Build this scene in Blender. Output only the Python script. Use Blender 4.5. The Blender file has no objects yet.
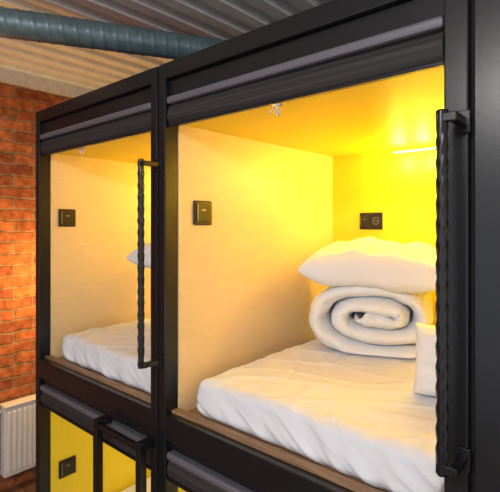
import bpy, bmesh, math, random
from mathutils import Vector, Matrix, noise
random.seed(3)
CZ=1.75
def H(h): return CZ+h
COL=bpy.context.scene.collection
bpy.context.scene.view_settings.view_transform='Standard'

# ---------------- materials ----------------
def newmat(name):
    m=bpy.data.materials.new(name); m.use_nodes=True
    nt=m.node_tree; b=nt.nodes['Principled BSDF']
    return m,nt,b
def simple(name,col,rough=0.5,metal=0.0,bump=0,bscale=50,var=0.0,spec=None):
    m,nt,b=newmat(name)
    b.inputs['Base Color'].default_value=(*col,1); b.inputs['Roughness'].default_value=rough
    b.inputs['Metallic'].default_value=metal
    if spec is not None: b.inputs['Specular IOR Level'].default_value=spec
    if bump or var:
        tc=nt.nodes.new('ShaderNodeTexCoord'); n=nt.nodes.new('ShaderNodeTexNoise')
        n.inputs['Scale'].default_value=bscale; n.inputs['Detail'].default_value=5
        nt.links.new(tc.outputs['Object'],n.inputs['Vector'])
        if bump:
            bp=nt.nodes.new('ShaderNodeBump'); bp.inputs['Strength'].default_value=bump; bp.inputs['Distance'].default_value=0.005
            nt.links.new(n.outputs['Fac'],bp.inputs['Height']); nt.links.new(bp.outputs['Normal'],b.inputs['Normal'])
        if var:
            r=nt.nodes.new('ShaderNodeValToRGB')
            r.color_ramp.elements[0].position=0.3; r.color_ramp.elements[1].position=0.7
            r.color_ramp.elements[0].color=(*[c*(1-var) for c in col],1)
            r.color_ramp.elements[1].color=(*[min(1,c*(1+var)) for c in col],1)
            nt.links.new(n.outputs['Fac'],r.inputs['Fac']); nt.links.new(r.outputs['Color'],b.inputs['Base Color'])
    return m
def wood(name,c1,c2,scale=(3,3,40),rough=0.45,ns=4):
    m,nt,b=newmat(name)
    tc=nt.nodes.new('ShaderNodeTexCoord'); mp=nt.nodes.new('ShaderNodeMapping'); mp.inputs['Scale'].default_value=scale
    n=nt.nodes.new('ShaderNodeTexNoise'); n.inputs['Scale'].default_value=ns; n.inputs['Detail'].default_value=6; n.inputs['Distortion'].default_value=0.6
    r=nt.nodes.new('ShaderNodeValToRGB'); r.color_ramp.elements[0].position=0.3; r.color_ramp.elements[1].position=0.7
    r.color_ramp.elements[0].color=(*c1,1); r.color_ramp.elements[1].color=(*c2,1)
    nt.links.new(tc.outputs['Object'],mp.inputs['Vector']); nt.links.new(mp.outputs['Vector'],n.inputs['Vector'])
    nt.links.new(n.outputs['Fac'],r.inputs['Fac']); nt.links.new(r.outputs['Color'],b.inputs['Base Color'])
    b.inputs['Roughness'].default_value=rough
    return m
M_black=simple('black_metal',(0.009,0.010,0.012),0.28,0.0,bump=0.03,bscale=60)
M_blackp=simple('black_plastic',(0.012,0.012,0.013),0.3)
M_dark=simple('dark_gap',(0.006,0.006,0.007),0.8)
M_maple=wood('maple_panel',(0.80,0.60,0.34),(0.84,0.65,0.385),(2,2,16),0.42)
M_yellow=wood('yellow_panel',(0.90,0.68,0.02),(0.93,0.72,0.04),(2,30,2),0.45)
M_deck=wood('deck_wood',(0.22,0.12,0.055),(0.40,0.24,0.12),(2,30,30),0.5)
M_sheet=simple('white_cotton',(0.83,0.84,0.87),0.85,bump=0.25,bscale=30)
M_alu=simple('grey_aluminium',(0.19,0.185,0.215),0.35,0.3)
M_steel=simple('steel_pins',(0.35,0.35,0.37),0.35,0.6)
M_white=simple('white_enamel',(0.8,0.8,0.79),0.35)
M_duct=simple('duct_metal',(0.15,0.22,0.24),0.4,0.3,bump=0.1,bscale=30,var=0.2)
M_ceil=simple('painted_decking',(0.80,0.79,0.77),0.6,bump=0.1,bscale=15,var=0.08)
M_plaster=simple('plaster',(0.6,0.55,0.5),0.8,bump=0.2,bscale=25,var=0.1)
M_clear,nt,b=newmat('clear_plastic'); b.inputs['Base Color'].default_value=(.9,.9,.95,1); b.inputs['Roughness'].default_value=.1; b.inputs['Transmission Weight'].default_value=.6
M_blind,nt,b=newmat('blind_fabric')
tc=nt.nodes.new('ShaderNodeTexCoord'); mp=nt.nodes.new('ShaderNodeMapping'); mp.inputs['Scale'].default_value=(1.5,1.5,240)
n=nt.nodes.new('ShaderNodeTexNoise'); n.inputs['Scale'].default_value=1; n.inputs['Detail'].default_value=2
r=nt.nodes.new('ShaderNodeValToRGB'); r.color_ramp.elements[0].color=(0.016,0.014,0.015,1); r.color_ramp.elements[1].color=(0.05,0.043,0.045,1)
r.color_ramp.elements[0].position=.35; r.color_ramp.elements[1].position=.7
nt.links.new(tc.outputs['Object'],mp.inputs['Vector']); nt.links.new(mp.outputs['Vector'],n.inputs['Vector']); nt.links.new(n.outputs['Fac'],r.inputs['Fac']); nt.links.new(r.outputs['Color'],b.inputs['Base Color']); b.inputs['Roughness'].default_value=.7
# brick
M_brick,nt,b=newmat('red_brick')
tc=nt.nodes.new('ShaderNodeTexCoord'); sp=nt.nodes.new('ShaderNodeSeparateXYZ'); cb=nt.nodes.new('ShaderNodeCombineXYZ')
nz=nt.nodes.new('ShaderNodeTexNoise'); nz.inputs['Scale'].default_value=9; nz.inputs['Detail'].default_value=4
nt.links.new(tc.outputs['Object'],sp.inputs[0]); nt.links.new(sp.outputs['Y'],cb.inputs['X']); nt.links.new(sp.outputs['Z'],cb.inputs['Y'])
ad=nt.nodes.new('ShaderNodeMixRGB'); ad.blend_type='ADD'; ad.inputs['Fac'].default_value=0.035
nt.links.new(cb.outputs[0],ad.inputs[1]); nt.links.new(nz.outputs['Color'],ad.inputs[2]); nt.links.new(tc.outputs['Object'],nz.inputs['Vector'])
br=nt.nodes.new('ShaderNodeTexBrick'); br.inputs['Scale'].default_value=1; br.inputs['Brick Width'].default_value=.25; br.inputs['Row Height'].default_value=.075
br.inputs['Mortar Size'].default_value=.008; br.inputs['Mortar Smooth'].default_value=.4
br.inputs['Color1'].default_value=(.62,.19,.055,1); br.inputs['Color2'].default_value=(.33,.085,.03,1); br.inputs['Mortar'].default_value=(.38,.23,.13,1)
nt.links.new(ad.outputs[0],br.inputs['Vector'])
mx=nt.nodes.new('ShaderNodeMixRGB'); mx.blend_type='MULTIPLY'; mx.inputs['Fac'].default_value=.7
n2=nt.nodes.new('ShaderNodeTexNoise'); n2.inputs['Scale'].default_value=22; n2.inputs['Detail'].default_value=6; nt.links.new(tc.outputs['Object'],n2.inputs['Vector'])
r2=nt.nodes.new('ShaderNodeValToRGB'); r2.color_ramp.elements[0].position=.35; r2.color_ramp.elements[0].color=(.35,.3,.3,1); r2.color_ramp.elements[1].position=.65
nt.links.new(n2.outputs['Fac'],r2.inputs['Fac']); nt.links.new(br.outputs['Color'],mx.inputs[1]); nt.links.new(r2.outputs['Color'],mx.inputs[2])
nt.links.new(mx.outputs[0],b.inputs['Base Color']); b.inputs['Roughness'].default_value=.85
sb=nt.nodes.new('ShaderNodeMath'); sb.operation='SUBTRACT'; nt.links.new(n2.outputs['Fac'],sb.inputs[0]); nt.links.new(br.outputs['Fac'],sb.inputs[1])
bp=nt.nodes.new('ShaderNodeBump'); bp.inputs['Strength'].default_value=.9; bp.inputs['Distance'].default_value=.015
nt.links.new(sb.outputs[0],bp.inputs['Height']); nt.links.new(bp.outputs['Normal'],b.inputs['Normal'])
M_floor,nt,b=newmat('floor_planks')
tc=nt.nodes.new('ShaderNodeTexCoord')
br=nt.nodes.new('ShaderNodeTexBrick'); br.inputs['Scale'].default_value=1; br.inputs['Brick Width'].default_value=1.1; br.inputs['Row Height'].default_value=.14; br.inputs['Mortar Size'].default_value=.003
br.inputs['Color1'].default_value=(.22,.12,.06,1); br.inputs['Color2'].default_value=(.15,.08,.04,1); br.inputs['Mortar'].default_value=(.03,.02,.01,1)
nt.links.new(tc.outputs['Object'],br.inputs['Vector']); nt.links.new(br.outputs['Color'],b.inputs['Base Color']); b.inputs['Roughness'].default_value=.4
def emis(name,col,s):
    m,nt,b=newmat(name); b.inputs['Base Color'].default_value=(*col,1); b.inputs['Emission Color'].default_value=(*col,1); b.inputs['Emission Strength'].default_value=s; return m
M_led=emis('led_warm',(1,.88,.4),2.2)
M_frontw=emis('front_light_white',(1,.97,.92),3)  # glowing face of the added front light
M_lampo=emis('lamp_orange',(1,.6,.25),3)

# ---------------- helpers ----------------
def link(o,parent=None):
    COL.objects.link(o)
    if parent: o.parent=parent
    return o
def empty(name,loc=(0,0,0)):
    e=bpy.data.objects.new(name,None); e.location=loc; e.empty_display_size=.1; COL.objects.link(e); return e
def addbox(bm,x0,x1,y0,y1,z0,z1,mi=0):
    vs=[bm.verts.new((x,y,z)) for x in(x0,x1) for y in(y0,y1) for z in(z0,z1)]
    for f in((0,1,3,2),(4,6,7,5),(0,4,5,1),(2,3,7,6),(0,2,6,4),(1,5,7,3)):
        fc=bm.faces.new([vs[i] for i in f]); fc.material_index=mi
def finish(bm,name,mats,parent=None,bevel=0,smooth=False,loc=None,rot=None):
    bmesh.ops.recalc_face_normals(bm,faces=bm.faces)
    me=bpy.data.meshes.new(name); bm.to_mesh(me); bm.free()
    for m in (mats if isinstance(mats,(list,tuple)) else [mats]): me.materials.append(m)
    if smooth:
        for p in me.polygons: p.use_smooth=True
    o=bpy.data.objects.new(name,me); link(o,parent)
    if loc: o.location=loc
    if rot: o.rotation_euler=rot
    if bevel:
        md=o.modifiers.new('b','BEVEL'); md.width=bevel; md.segments=2; md.limit_method='ANGLE'
    return o
def box(name,x0,x1,y0,y1,h0,h1,mat,parent=None,bevel=0.002):
    bm=bmesh.new(); addbox(bm,x0,x1,y0,y1,H(h0),H(h1)); return finish(bm,name,mat,parent,bevel)
def addcyl(bm,p0,p1,r,seg=20,mi=0,cap=True):
    p0=Vector(p0);p1=Vector(p1);d=(p1-p0).normalized(); a=d.orthogonal().normalized(); c=d.cross(a)
    r0=[];r1=[]
    for i in range(seg):
        t=2*math.pi*i/seg; o=(a*math.cos(t)+c*math.sin(t))*r
        r0.append(bm.verts.new(p0+o)); r1.append(bm.verts.new(p1+o))
    for i in range(seg):
        f=bm.faces.new((r0[i],r0[(i+1)%seg],r1[(i+1)%seg],r1[i])); f.smooth=True; f.material_index=mi
    if cap:
        for rr in(r0,r1):
            f=bm.faces.new(rr); f.material_index=mi

# ---------------- room ----------------
def rbox(name,x0,x1,y0,y1,z0,z1,mat):
    bm=bmesh.new(); addbox(bm,x0,x1,y0,y1,z0,z1); return finish(bm,name,mat)
rbox('floor',-3.3,3.5,-3,2.7,-0.1,0,M_floor)
rbox('wall_left',-3.35,-3.2,-3,2.7,0,2.69,M_brick)
rbox('wall_back',-3.2,3.5,2.55,2.7,0,2.85,M_plaster)
rbox('trim_1',-3.35,-3.17,-3,2.55,2.69,2.80,M_plaster)
bm=bmesh.new(); x=-3.35; prof=[]
while x<3.5:
    prof+= [(x,2.78),(x+.07,2.78),(x+.085,2.82),(x+.135,2.82)]; x+=.15
prev=None
for (px,pz) in prof:
    a=bm.verts.new((px,-3,pz)); c=bm.verts.new((px,2.7,pz))
    if prev: bm.faces.new((prev[0],a,c,prev[1]))
    prev=(a,c)
o=finish(bm,'ceiling',M_ceil); sm=o.modifiers.new('s','SOLIDIFY'); sm.thickness=.01; sm.offset=1
# ---------------- duct (spiral) ----------------
P0=Vector((-2.04,.73,H(.85))); P1=Vector((-1.68,1.40,H(.85))); d=(P1-P0).normalized()
A=P0-d*1.2; B=P1+d*1.15; L=(B-A).length
bm=bmesh.new(); seg=32; n=int(L/.006); side=d.orthogonal().normalized(); up=d.cross(side); rings=[]
for i in range(n+1):
    s=L*i/n; ring=[]
    for k in range(seg):
        t=2*math.pi*k/seg
        ph=(s/.055 - k/seg)%1.0
        rr=.06+ (.0025 if ph<.14 else 0)
        ring.append(bm.verts.new(A+d*s+(side*math.cos(t)+up*math.sin(t))*rr))
    rings.append(ring)
for i in range(n):
    for k in range(seg):
        f=bm.faces.new((rings[i][k],rings[i][(k+1)%seg],rings[i+1][(k+1)%seg],rings[i+1][k])); f.smooth=True
bm.faces.new(rings[0]); bm.faces.new(rings[-1])
duct=empty('ventilation_duct')
finish(bm,'spiral_tube',M_duct,duct)
bm=bmesh.new()
for s in (.3,1.15,2.5):
    c=A+d*s; 
    addcyl(bm,c-d*.012,c+d*.012,.066,24)
    addcyl(bm,c+Vector((0,0,.06)),c+Vector((0,0,.21)),.004,8)
finish(bm,'hanger_straps',M_duct,duct)

# ---------------- radiator ----------------
rad=empty('radiator')
bm=bmesh.new()
ry0,ry1=1.135,1.95; z0,z1=H(-1.625),H(-1.176)
addbox(bm,-3.19,-3.17,1.3,1.34,z0+.05,z1-.05); addbox(bm,-3.19,-3.17,1.75,1.79,z0+.05,z1-.05)
addbox(bm,-3.17,-3.10,ry0,ry1,z0,z1)
y=ry0+.015
while y<ry1-.03:
    addbox(bm,-3.10,-3.088,y,y+.02,z0+.03,z1-.03); y+=.0333
addbox(bm,-3.175,-3.085,ry0-.004,ry1,z1,z1+.012)
finish(bm,'panel',M_white,rad,.003)
bm=bmesh.new()
addcyl(bm,(-3.135,ry0-.06,z1-.03),(-3.135,ry0,z1-.03),.012,12); addcyl(bm,(-3.135,ry0-.06,z1-.03),(-3.135,ry0-.06,0),.009,12)
addcyl(bm,(-3.135,ry0-.06,z1-.05),(-3.135,ry0-.06,z1+.03),.018,12)
finish(bm,'pipe',M_white,rad)

# ---------------- capsule structure ----------------
fr=empty('capsule_bunk_frame')
YF,YB=1.0,2.20
posts=[(-2.333,-2.293),(-1.369,-1.329),(-1.322,-1.283),(-.331,-.281),(-.272,-.205),(.76,.80)]
bm=bmesh.new()
for (a,c) in posts:
    addbox(bm,a,c,YF,YF+.06,0,H(.572)); addbox(bm,a,c,YB,YB+.04,0,H(.56))
finish(bm,'posts',M_black,fr,.004)
bm=bmesh.new()
for (a,c) in((-1.329,-1.322),(-.281,-.272)):
    addbox(bm,a,c,YF+.02,YF+.06,0,H(.55))
finish(bm,'joint_fillers',M_dark,fr)
bays=[(-2.293,-1.369),(-1.283,-.331),(-.205,.76)]
DK=-.685
bm=bmesh.new(); bs=bmesh.new(); bd=bmesh.new()
for (a,c) in bays:
    addbox(bm,a,c,YF,YF+.05,H(.515),H(.572))
    addbox(bm,a,c,YF+.02,YF+.06,H(.455),H(.515))
    addbox(bm,a,c,YF,YF+.06,H(-.76),H(-.672))
    addbox(bm,a,c,YF+.025,YF+.06,H(-.80),H(-.76))
    addbox(bm,a,c,YF,YF+.06,H(-1.70),H(-1.60))
    addbox(bm,a,c,YB,YB+.04,H(.5),H(.56))
    for z in(DK,-1.62):
        addbox(bd,a,c,YF+.06,YB-.02,H(z-.025),H(z))
for (a,c) in posts:
    addbox(bm,a,c,YF+.06,YB,H(.515),H(.56)); addbox(bm,a,c,YF+.06,YB,H(-.76),H(-.71)); 
finish(bm,'beams',M_black,fr,.003)
finish(bd,'decks',M_deck,fr,.001)
bm=bmesh.new()
for (a,c) in bays: addbox(bm,a,c,YF+.03,YF+.06,H(-.672),H(-.662))
finish(bm,'deck_edge_trim',M_deck,fr,.001)
YW=2.12
bm=bmesh.new()
for i,(a,c) in enumerate(bays):
    addbox(bm,a-.012,a+.004,YF+.06,YW,H(DK),H(.375))
    addbox(bm,c-.004,c+.012,YF+.06,YW,H(DK),H(.375))
finish(bm,'side_panels_upper',M_maple,fr)
bm=bmesh.new()
for i,(a,c) in enumerate(bays):
    addbox(bm,a-.012,a+.004,YF+.06,YW,H(-1.62),H(-.80))
    addbox(bm,c-.004,c+.012,YF+.06,YW,H(-1.62),H(-.80))
    for (z0,z1) in((DK,.375),(-1.62,-.80)):
        addbox(bm,a-.012,c+.012,YW,YW+.016,H(z0),H(z1))
        addbox(bm,a+.004,c-.004,YF+.06,YW,H(z1-.01),H(z1+.006))
finish(bm,'yellow_panels',M_yellow,fr)
bm=bmesh.new(); addbox(bm,-2.333,.80,YF+.06,YB,H(.562),H(.572)); addbox(bm,-2.35,-2.334,YF+.06,YB,0.1,H(.55)); addbox(bm,.80,.815,YF+.06,YB,.1,H(.55))
finish(bm,'outer_cladding',M_dark,fr)

# ---------------- roller blinds ----------------
def blind(a,c,top,i):
    e=empty('roller_blind'+('' if i==0 else '.%03d'%i))
    bm=bmesh.new()
    addbox(bm,a+.002,c-.002,YF+.002,YF+.045,H(top-.028),H(top-.002))
    finish(bm,'headrail',M_alu,e,.008)
    bm=bmesh.new(); N=28; prof=[]
    for k in range(N):
        t=2*math.pi*k/N
        prof.append((YF+.03+.024*math.cos(t), H(top-.066)+.037*math.sin(t)))
    l=[bm.verts.new((a+.004,y,z)) for y,z in prof]; r=[bm.verts.new((c-.004,y,z)) for y,z in prof]
    for k in range(N):
        bm.faces.new((l[k],l[(k+1)%N],r[(k+1)%N],r[k]))
    bm.faces.new(l); bm.faces.new(r)
    finish(bm,'rolled_fabric',M_blind,e)
    box('bottom_bar',a+.004,c-.004,YF+.012,YF+.03,top-.108,top-.098,M_black,e)
    return e
i=0
for top in(.455,-.80):
    for (a,c) in bays: blind(a,c,top,i); i+=1
def hook(x,i):
    e=empty('blind_hook'+('' if i==0 else '.%03d'%i))
    bm=bmesh.new(); z=H(.346); y=YF+.02
    addcyl(bm,(x,y,z),(x,y,z-.03),.0035,8); addcyl(bm,(x,y,z-.03),(x+.012,y-.008,z-.036),.0035,8); addcyl(bm,(x+.012,y-.008,z-.036),(x+.014,y-.01,z-.018),.0035,8)
    addcyl(bm,(x-.016,y,z-.004),(x+.016,y,z-.004),.004,8); addcyl(bm,(x-.013,y,z-.006),(x-.018,y-.008,z-.028),.003,8)
    finish(bm,'hook_body',M_clear,e)
def wx(px,y=1.0): return -y*math.tan(math.radians(41.44)-math.atan((px-250)/453))
hook(wx(277,1.02),0); hook(wx(83,1.02),1)

# ---------------- pull handles ----------------
def handle(x,i,h0=-.50,h1=.23,xpost=0.05):
    e=empty('pull_handle'+('' if i==0 else '.%03d'%i))
    bm=bmesh.new(); n=220; rings=[]; y=.935; K=12
    for k in range(n+1):
        z=h0+(h1-h0)*k/n; u=k/n
        tw=0 if (u<.05 or u>.95) else (u-.05)/.9*math.pi*8
        ring=[]
        for j in range(K):
            t=2*math.pi*j/K
            rr=.0110*(1+.15*math.cos(4*(t-tw)) )
            ring.append(bm.verts.new((x+rr*math.cos(t),y+rr*math.sin(t),H(z))))
        rings.append(ring)
    for k in range(n):
        for j in range(K): bm.faces.new((rings[k][j],rings[k][(j+1)%K],rings[k+1][(j+1)%K],rings[k+1][j]))
    bm.faces.new(rings[0]); bm.faces.new(rings[-1])
    finish(bm,'twisted_bar',M_black,e,smooth=True)
    bm=bmesh.new()
    for z in(h0+.005,h1-.025):
        addbox(bm,x-.010,x+xpost,y-.009,y+.009,H(z),H(z+.018)); addbox(bm,x+xpost-.018,x+xpost,y,YF,H(z),H(z+.018))
        addbox(bm,x+xpost-.024,x+xpost+.006,YF-.005,YF,H(z-.015),H(z+.033))
    finish(bm,'brackets',M_black,e,.002)
handle(wx(141,.935),0,xpost=.03); handle(wx(442,.935),1,xpost=.03); handle(.70,2,xpost=.08)

# ---------------- ladder below left bay ----------------
lad=empty('bunk_ladder'); bm=bmesh.new()
la=wx(98,.95); lb=wx(141,.95)
for xx in(la,lb):
    addbox(bm,xx-.014,xx+.014,.935,.965,0,H(-.79)); addbox(bm,xx-.014,xx+.014,.935,YF,H(-.80),H(-.77)); 
addbox(bm,la,lb,.94,.96,H(-.805),H(-.785))
for z in(.3,.6): addbox(bm,la,lb,.93,.97,z-.01,z+.01)
finish(bm,'rails_and_rungs',M_black,lad,.003)

# ---------------- switches / sockets ----------------
def plate(name,i,loc,rot,w=.092,h=.092,double=False):
    e=empty(name+('' if i==0 else '.%03d'%i),loc); e.rotation_euler=rot
    bm=bmesh.new(); addbox(bm,-w/2,w/2,-.008,0,-h/2,h/2); finish(bm,'frame',M_blackp,e,.004)
    cs=[-w/4,w/4] if double else [0]
    for k,cx in enumerate(cs):
        s=min(w/(2 if double else 1),h)*.36
        bm=bmesh.new(); addbox(bm,cx-s,cx+s,-.012,-.006,-s,s); finish(bm,'insert_%d'%k,M_blackp,e,.002)
        bm=bmesh.new()
        if double and k==1:
            for q in range(24):
                t0=2*math.pi*q/24; t1=2*math.pi*(q+1)/24; R0=s*.78; R1=s*.66
                f=[bm.verts.new((cx+R*math.cos(t),-.0125,R*math.sin(t))) for R,t in((R0,t0),(R0,t1),(R1,t1),(R1,t0))]; bm.faces.new(f)
            addbox(bm,cx-.008,cx-.004,-.0132,-.012,-.003,.003); addbox(bm,cx+.004,cx+.008,-.0132,-.012,-.003,.003)
        else:
            addbox(bm,cx-s*.3,cx+s*.3,-.0128,-.012,s*.25,s*.4); addbox(bm,cx-s,cx-s*.92,-.0128,-.012,-s,s)
        finish(bm,'detail_%d'%k,M_steel,e)
RZ=(0,0,math.pi/2)
plate('light_switch',0,(-1.279,1.172,H(.046)),RZ)
plate('light_switch',1,(-2.289,1.143,H(.037)),RZ)
plate('light_switch',2,(-2.289,1.145,H(-1.266)),RZ)
plate('light_switch',3,(-.201,1.172,H(.046)),RZ)
plate('power_socket',0,(-1.055,YW,H(.02)),(0,0,0),.125,.085,True)
plate('power_socket',1,(-2.06,YW,H(.02)),(0,0,0),.125,.085,True)

# ---------------- bedding ----------------
def mattress(i,x0,x1,y0,y1,z0,z1,seed):
    bm=bmesh.new(); nx,ny,nz=120,120,18
    hx,hy,hz=(x1-x0)/2,(y1-y0)/2,(z1-z0)/2; r=.03
    verts={}
    def key(i,j,k):
        if (i,j,k) in verts: return verts[(i,j,k)]
        p=Vector((hx*(2*i/nx-1),hy*(2*j/ny-1),hz*(2*k/nz-1)))
        q=Vector((max(-hx+r,min(hx-r,p.x)),max(-hy+r,min(hy-r,p.y)),max(-hz+r,min(hz-r,p.z))))
        dd=p-q; nrm=dd.normalized() if dd.length>1e-6 else Vector((0,0,1))
        pr=q+nrm*r if dd.length>1e-6 else p
        w=Vector((pr.x+seed*3,pr.y,pr.z))
        sideness=1-abs(nrm.z)
        top=max(0,nrm.z)
        c=pr.x if abs(nrm.y)>abs(nrm.x) else pr.y
        zz=(pr.z+hz)/(2*hz)
        fold=noise.noise(Vector((c*13+seed+zz*1.6,zz*1.2,seed)))*.014+abs(noise.noise(Vector((c*24+zz*5,zz*1.5,seed+5))))*.016
        disp=sideness*(fold+.010*math.sin(zz*math.pi))*(.35+.95*(1-zz)+.1)
        g=noise.noise(Vector((w.x*2.2,w.y*2.2,1.3)))*.008
        wr=noise.noise(Vector((w.x*6+w.y*3,w.y*1.8-w.x,seed*1.7)))
        wr2=noise.noise(Vector((w.x*3-w.y*7,w.y*2+w.x*2,seed*2.7)))
        g+=.005*max(0,1-abs(wr)*7)+.005*max(0,1-abs(wr2)*8)
        edge=min(hx-abs(pr.x),hy-abs(pr.y))
        g+= .006*noise.noise(Vector((w.x*22,w.y*22,2)))*max(0,1-edge/.12)
        crown=-.010*(max(abs(pr.x)/hx,abs(pr.y)/hy)**4)
        pr=pr+nrm*disp+Vector((0,0,top*(g+crown)))
        if pr.z<-hz: pr.z=-hz
        v=bm.verts.new(pr); verts[(i,j,k)]=v; return v
    for i_ in range(nx):
        for j in range(ny):
            for k in(0,nz): bm.faces.new((key(i_,j,k),key(i_+1,j,k),key(i_+1,j+1,k),key(i_,j+1,k)))
    for i_ in range(nx):
        for k in range(nz):
            for j in(0,ny): bm.faces.new((key(i_,j,k),key(i_+1,j,k),key(i_+1,j,k+1),key(i_,j,k+1)))
    for j in range(ny):
        for k in range(nz):
            for i_ in(0,nx): bm.faces.new((key(i_,j,k),key(i_,j+1,k),key(i_,j+1,k+1),key(i_,j,k+1)))
    return finish(bm,'mattress'+('' if i==0 else '.%03d'%i),M_sheet,None,smooth=True,loc=((x0+x1)/2,(y0+y1)/2,H((z0+z1)/2)))
mattress(0,-1.210,-.36,1.090,2.08,DK+.001,-.540,1)
mattress(1,-2.22,-1.40,1.090,2.08,DK+.001,-.540,4)
mattress(2,-.175,.73,1.098,2.08,DK+.001,-.543,7)
mattress(3,-2.262,-1.40,1.15,2.08,-1.618,-1.50,9)
mattress(4,-1.255,-.36,1.15,2.08,-1.618,-1.50,12)

def pillow(i,loc,rot,hx,hy,T,seed):
    bm=bmesh.new(); N=80; g={}
    for s in(1,-1):
        for a in range(N+1):
            for c in range(N+1):
                u=2*a/N-1; v=2*c/N-1
                u=math.sin(u*math.pi/2); v=math.sin(v*math.pi/2)
                x=hx*u*(1-.06*(1-v*v)); y=hy*v*(1-.06*(1-u*u))
                e=max(0,(1-u**4)*(1-v**4))
                z=T*e**.36
                wrk=noise.noise(Vector((x*6+seed,y*6,s*2.)))*.14+noise.noise(Vector((x*18+seed,y*11,s*3.)))*.08
                n1=noise.noise(Vector((x*8+y*5+seed,y*3,s)))
                n2=noise.noise(Vector((x*4-y*10+seed*2,y*4+x*3,s)))
                z=z*(1+wrk)+ max(0,1-abs(n1)*6)*.007*e+ max(0,1-abs(n2)*7)*.006*e
                z0=.012*noise.noise(Vector((x*9+seed,y*9,9)))
                g[(s,a,c)]=bm.verts.new((x,y,s*z*(1 if s>0 else .75)+z0))
        for a in range(N):
            for c in range(N): bm.faces.new((g[(s,a,c)],g[(s,a+1,c)],g[(s,a+1,c+1)],g[(s,a,c+1)]))
    bmesh.ops.remove_doubles(bm,verts=bm.verts,dist=.0005)
    return finish(bm,'pillow'+('' if i==0 else '.%03d'%i),M_sheet,None,smooth=True,loc=loc,rot=rot)

def duvet(i,loc,rotz,hx,hz,depth,seed,turns=2.35):
    bm=bmesh.new(); n=360; rings=[]; K=36
    F=hx-hz
    rmin=.13; a_end=math.radians(305)
    for k in range(n+1):
        u=k/n
        rad=rmin+(1-rmin)*u
        gap=(1-rmin)/turns; ht=gap*.60
        # taper thickness at the loose tail so it tucks in
        tail=min(1,(1-u)/.03); htk=ht*(.35+.65*math.sqrt(max(0,tail)))
        rad_c=rad-ht*.80-(ht-htk)*.6
        ring=[]
        bulge=.02*noise.noise(Vector((u*9,seed,1)))
        a=a_end-(1-u)*turns*2*math.pi
        for m in range(K):
            t=2*math.pi*m/K
            ct,st=math.cos(t),math.sin(t)
            pk=noise.noise(Vector((a*2.6,seed,st*2.5)))
            pk2=noise.noise(Vector((a*6,seed+3,st*4)))
            rr=hz*(rad_c+htk*(1+.10*pk+.08*pk2)*ct)
            dy=depth/2*math.copysign(abs(st)**.7,st)
            dy+= bulge*1.4 + .012*noise.noise(Vector((u*40,seed,m*.1)))
            if st<0: dy-= .035*(1-rad)
            x=F*math.tanh(1.8*math.cos(a))/math.tanh(1.8)*(.5+.5*u)+rr*math.cos(a); z=rr*math.sin(a)
            lump=1+.08*noise.noise(Vector((x*6,dy*5+seed,z*6)))+.05*noise.noise(Vector((x*16,dy*14+seed,z*16)))
            x*=lump; z*=lump
            z*=1-.10*(x/hx)**2
            if z<-hz*.8: z=-hz*.8+(z+hz*.8)*.2
            if z>hz*.82: z=hz*.82+(z-hz*.82)*.4
            x*=1+.05*(-z/hz)
            ring.append(bm.verts.new((x,dy,z)))
        rings.append(ring)
    for k in range(n):
        for m in range(K): bm.faces.new((rings[k][m],rings[k][(m+1)%K],rings[k+1][(m+1)%K],rings[k+1][m]))
    bm.faces.new(rings[0]); bm.faces.new(rings[-1])
    return finish(bm,'rolled_duvet'+('' if i==0 else '.%03d'%i),M_sheet,None,smooth=True,loc=loc,rot=(0,0,rotz))
duvet(0,(-.900,1.87,H(-.378)),math.radians(22),.300,.188,.36,1)
pillow(0,(-.875,1.82,H(-.178)),(math.radians(6),math.radians(2),math.radians(16)),.290,.20,.093,2)
pillow(1,(-.452,1.46,H(-.425)),(math.radians(82),0,math.radians(8)),.115,.11,.075,5)
duvet(1,(-1.70,1.70,H(-.378)),math.radians(10),.25,.165,.34,3)
pillow(2,(-1.77,1.58,H(-.160)),(math.radians(3),0,math.radians(8)),.30,.20,.09,8)

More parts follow.
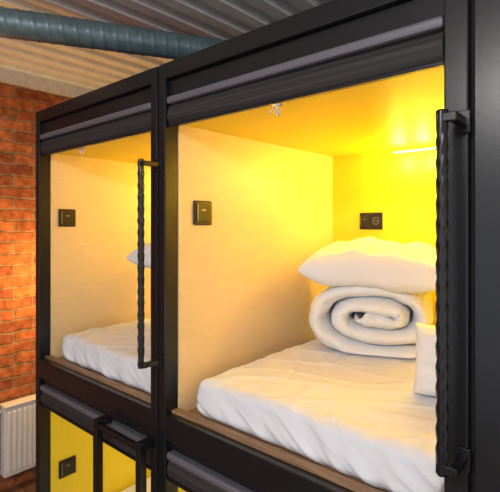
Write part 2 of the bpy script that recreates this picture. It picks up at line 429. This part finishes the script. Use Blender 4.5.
# ---------------- lights ----------------
def lamp(kind,name,loc,energy,col,size=.1,rot=None,parent=None,sy=None):
    l=bpy.data.lights.new(name,kind); l.energy=energy; l.color=col
    if kind=='AREA':
        l.size=size
        if sy: l.shape='RECTANGLE'; l.size_y=sy
    else: l.shadow_soft_size=size
    o=bpy.data.objects.new(name,l); o.location=loc
    if rot: o.rotation_euler=rot
    link(o,parent); return o
for i,(a,c) in enumerate(bays):
    x0,x1=(c-.60,c-.06)
    e=empty('capsule_led_light'+('' if i==0 else '.%03d'%i))
    box('housing',x0,x1,2.085,2.118,.352,.364,M_yellow,e); box('diffuser',x0+.005,x1-.005,2.09,2.112,.347,.352,M_led,e,0)
    for k in range(5):
        lamp('POINT','glow_%d'%k,(x0+.05+(x1-x0-.1)*k/4,2.055,H(.295)),(2.6 if i==1 else 2.2),(1,.79,.11),.03,parent=e)
for i,(a,c) in enumerate(bays):
    e=empty('capsule_led_light.%03d'%(i+3))
    box('housing',c-.60,c-.06,2.085,2.118,-.83,-.815,M_yellow,e)
    lamp('POINT','glow',((a+c)/2,1.9,H(-.95)),3.0,(1,.9,.6),.05,parent=e)
e=empty('added_front_light',(0,0,0))  # added front light behind the camera, invented panel to brighten the bunks
box('front_light_body',-.9,.3,-1.3,-1.0,.92,1.0,M_white,e); box('front_light_face',-.88,.28,-1.28,-1.02,.915,.92,M_frontw,e)
lamp('AREA','front_light_area',(-.3,-1.15,H(.90)),52,(1,.96,.94),1.2,(math.radians(35),0,math.radians(15)),e,.3)
e=empty('wall_lantern')
bm=bmesh.new(); addcyl(bm,(-3.19,1.62,H(-.2)),(-3.12,1.62,H(-.2)),.02,16); addcyl(bm,(-3.11,1.62,H(-.26)),(-3.11,1.62,H(-.14)),.03,16)
finish(bm,'shade',M_lampo,e)
lamp('POINT','lantern_light',(-2.78,1.40,H(-.35)),32,(1,.57,.16),.08,parent=e)

w=bpy.data.worlds.new('w'); bpy.context.scene.world=w; w.use_nodes=True
w.node_tree.nodes['Background'].inputs[0].default_value=(.90,.93,1,1); w.node_tree.nodes['Background'].inputs[1].default_value=.95

cam=bpy.data.cameras.new('camera'); co=bpy.data.objects.new('camera',cam); COL.objects.link(co)
co.location=(0,0,CZ); co.rotation_euler=(math.radians(90),0,math.radians(41.44))
cam.lens=453/500*36; cam.sensor_width=36; cam.sensor_fit='HORIZONTAL'; cam.shift_y=-21/500; cam.clip_start=.02
bpy.context.scene.camera=co
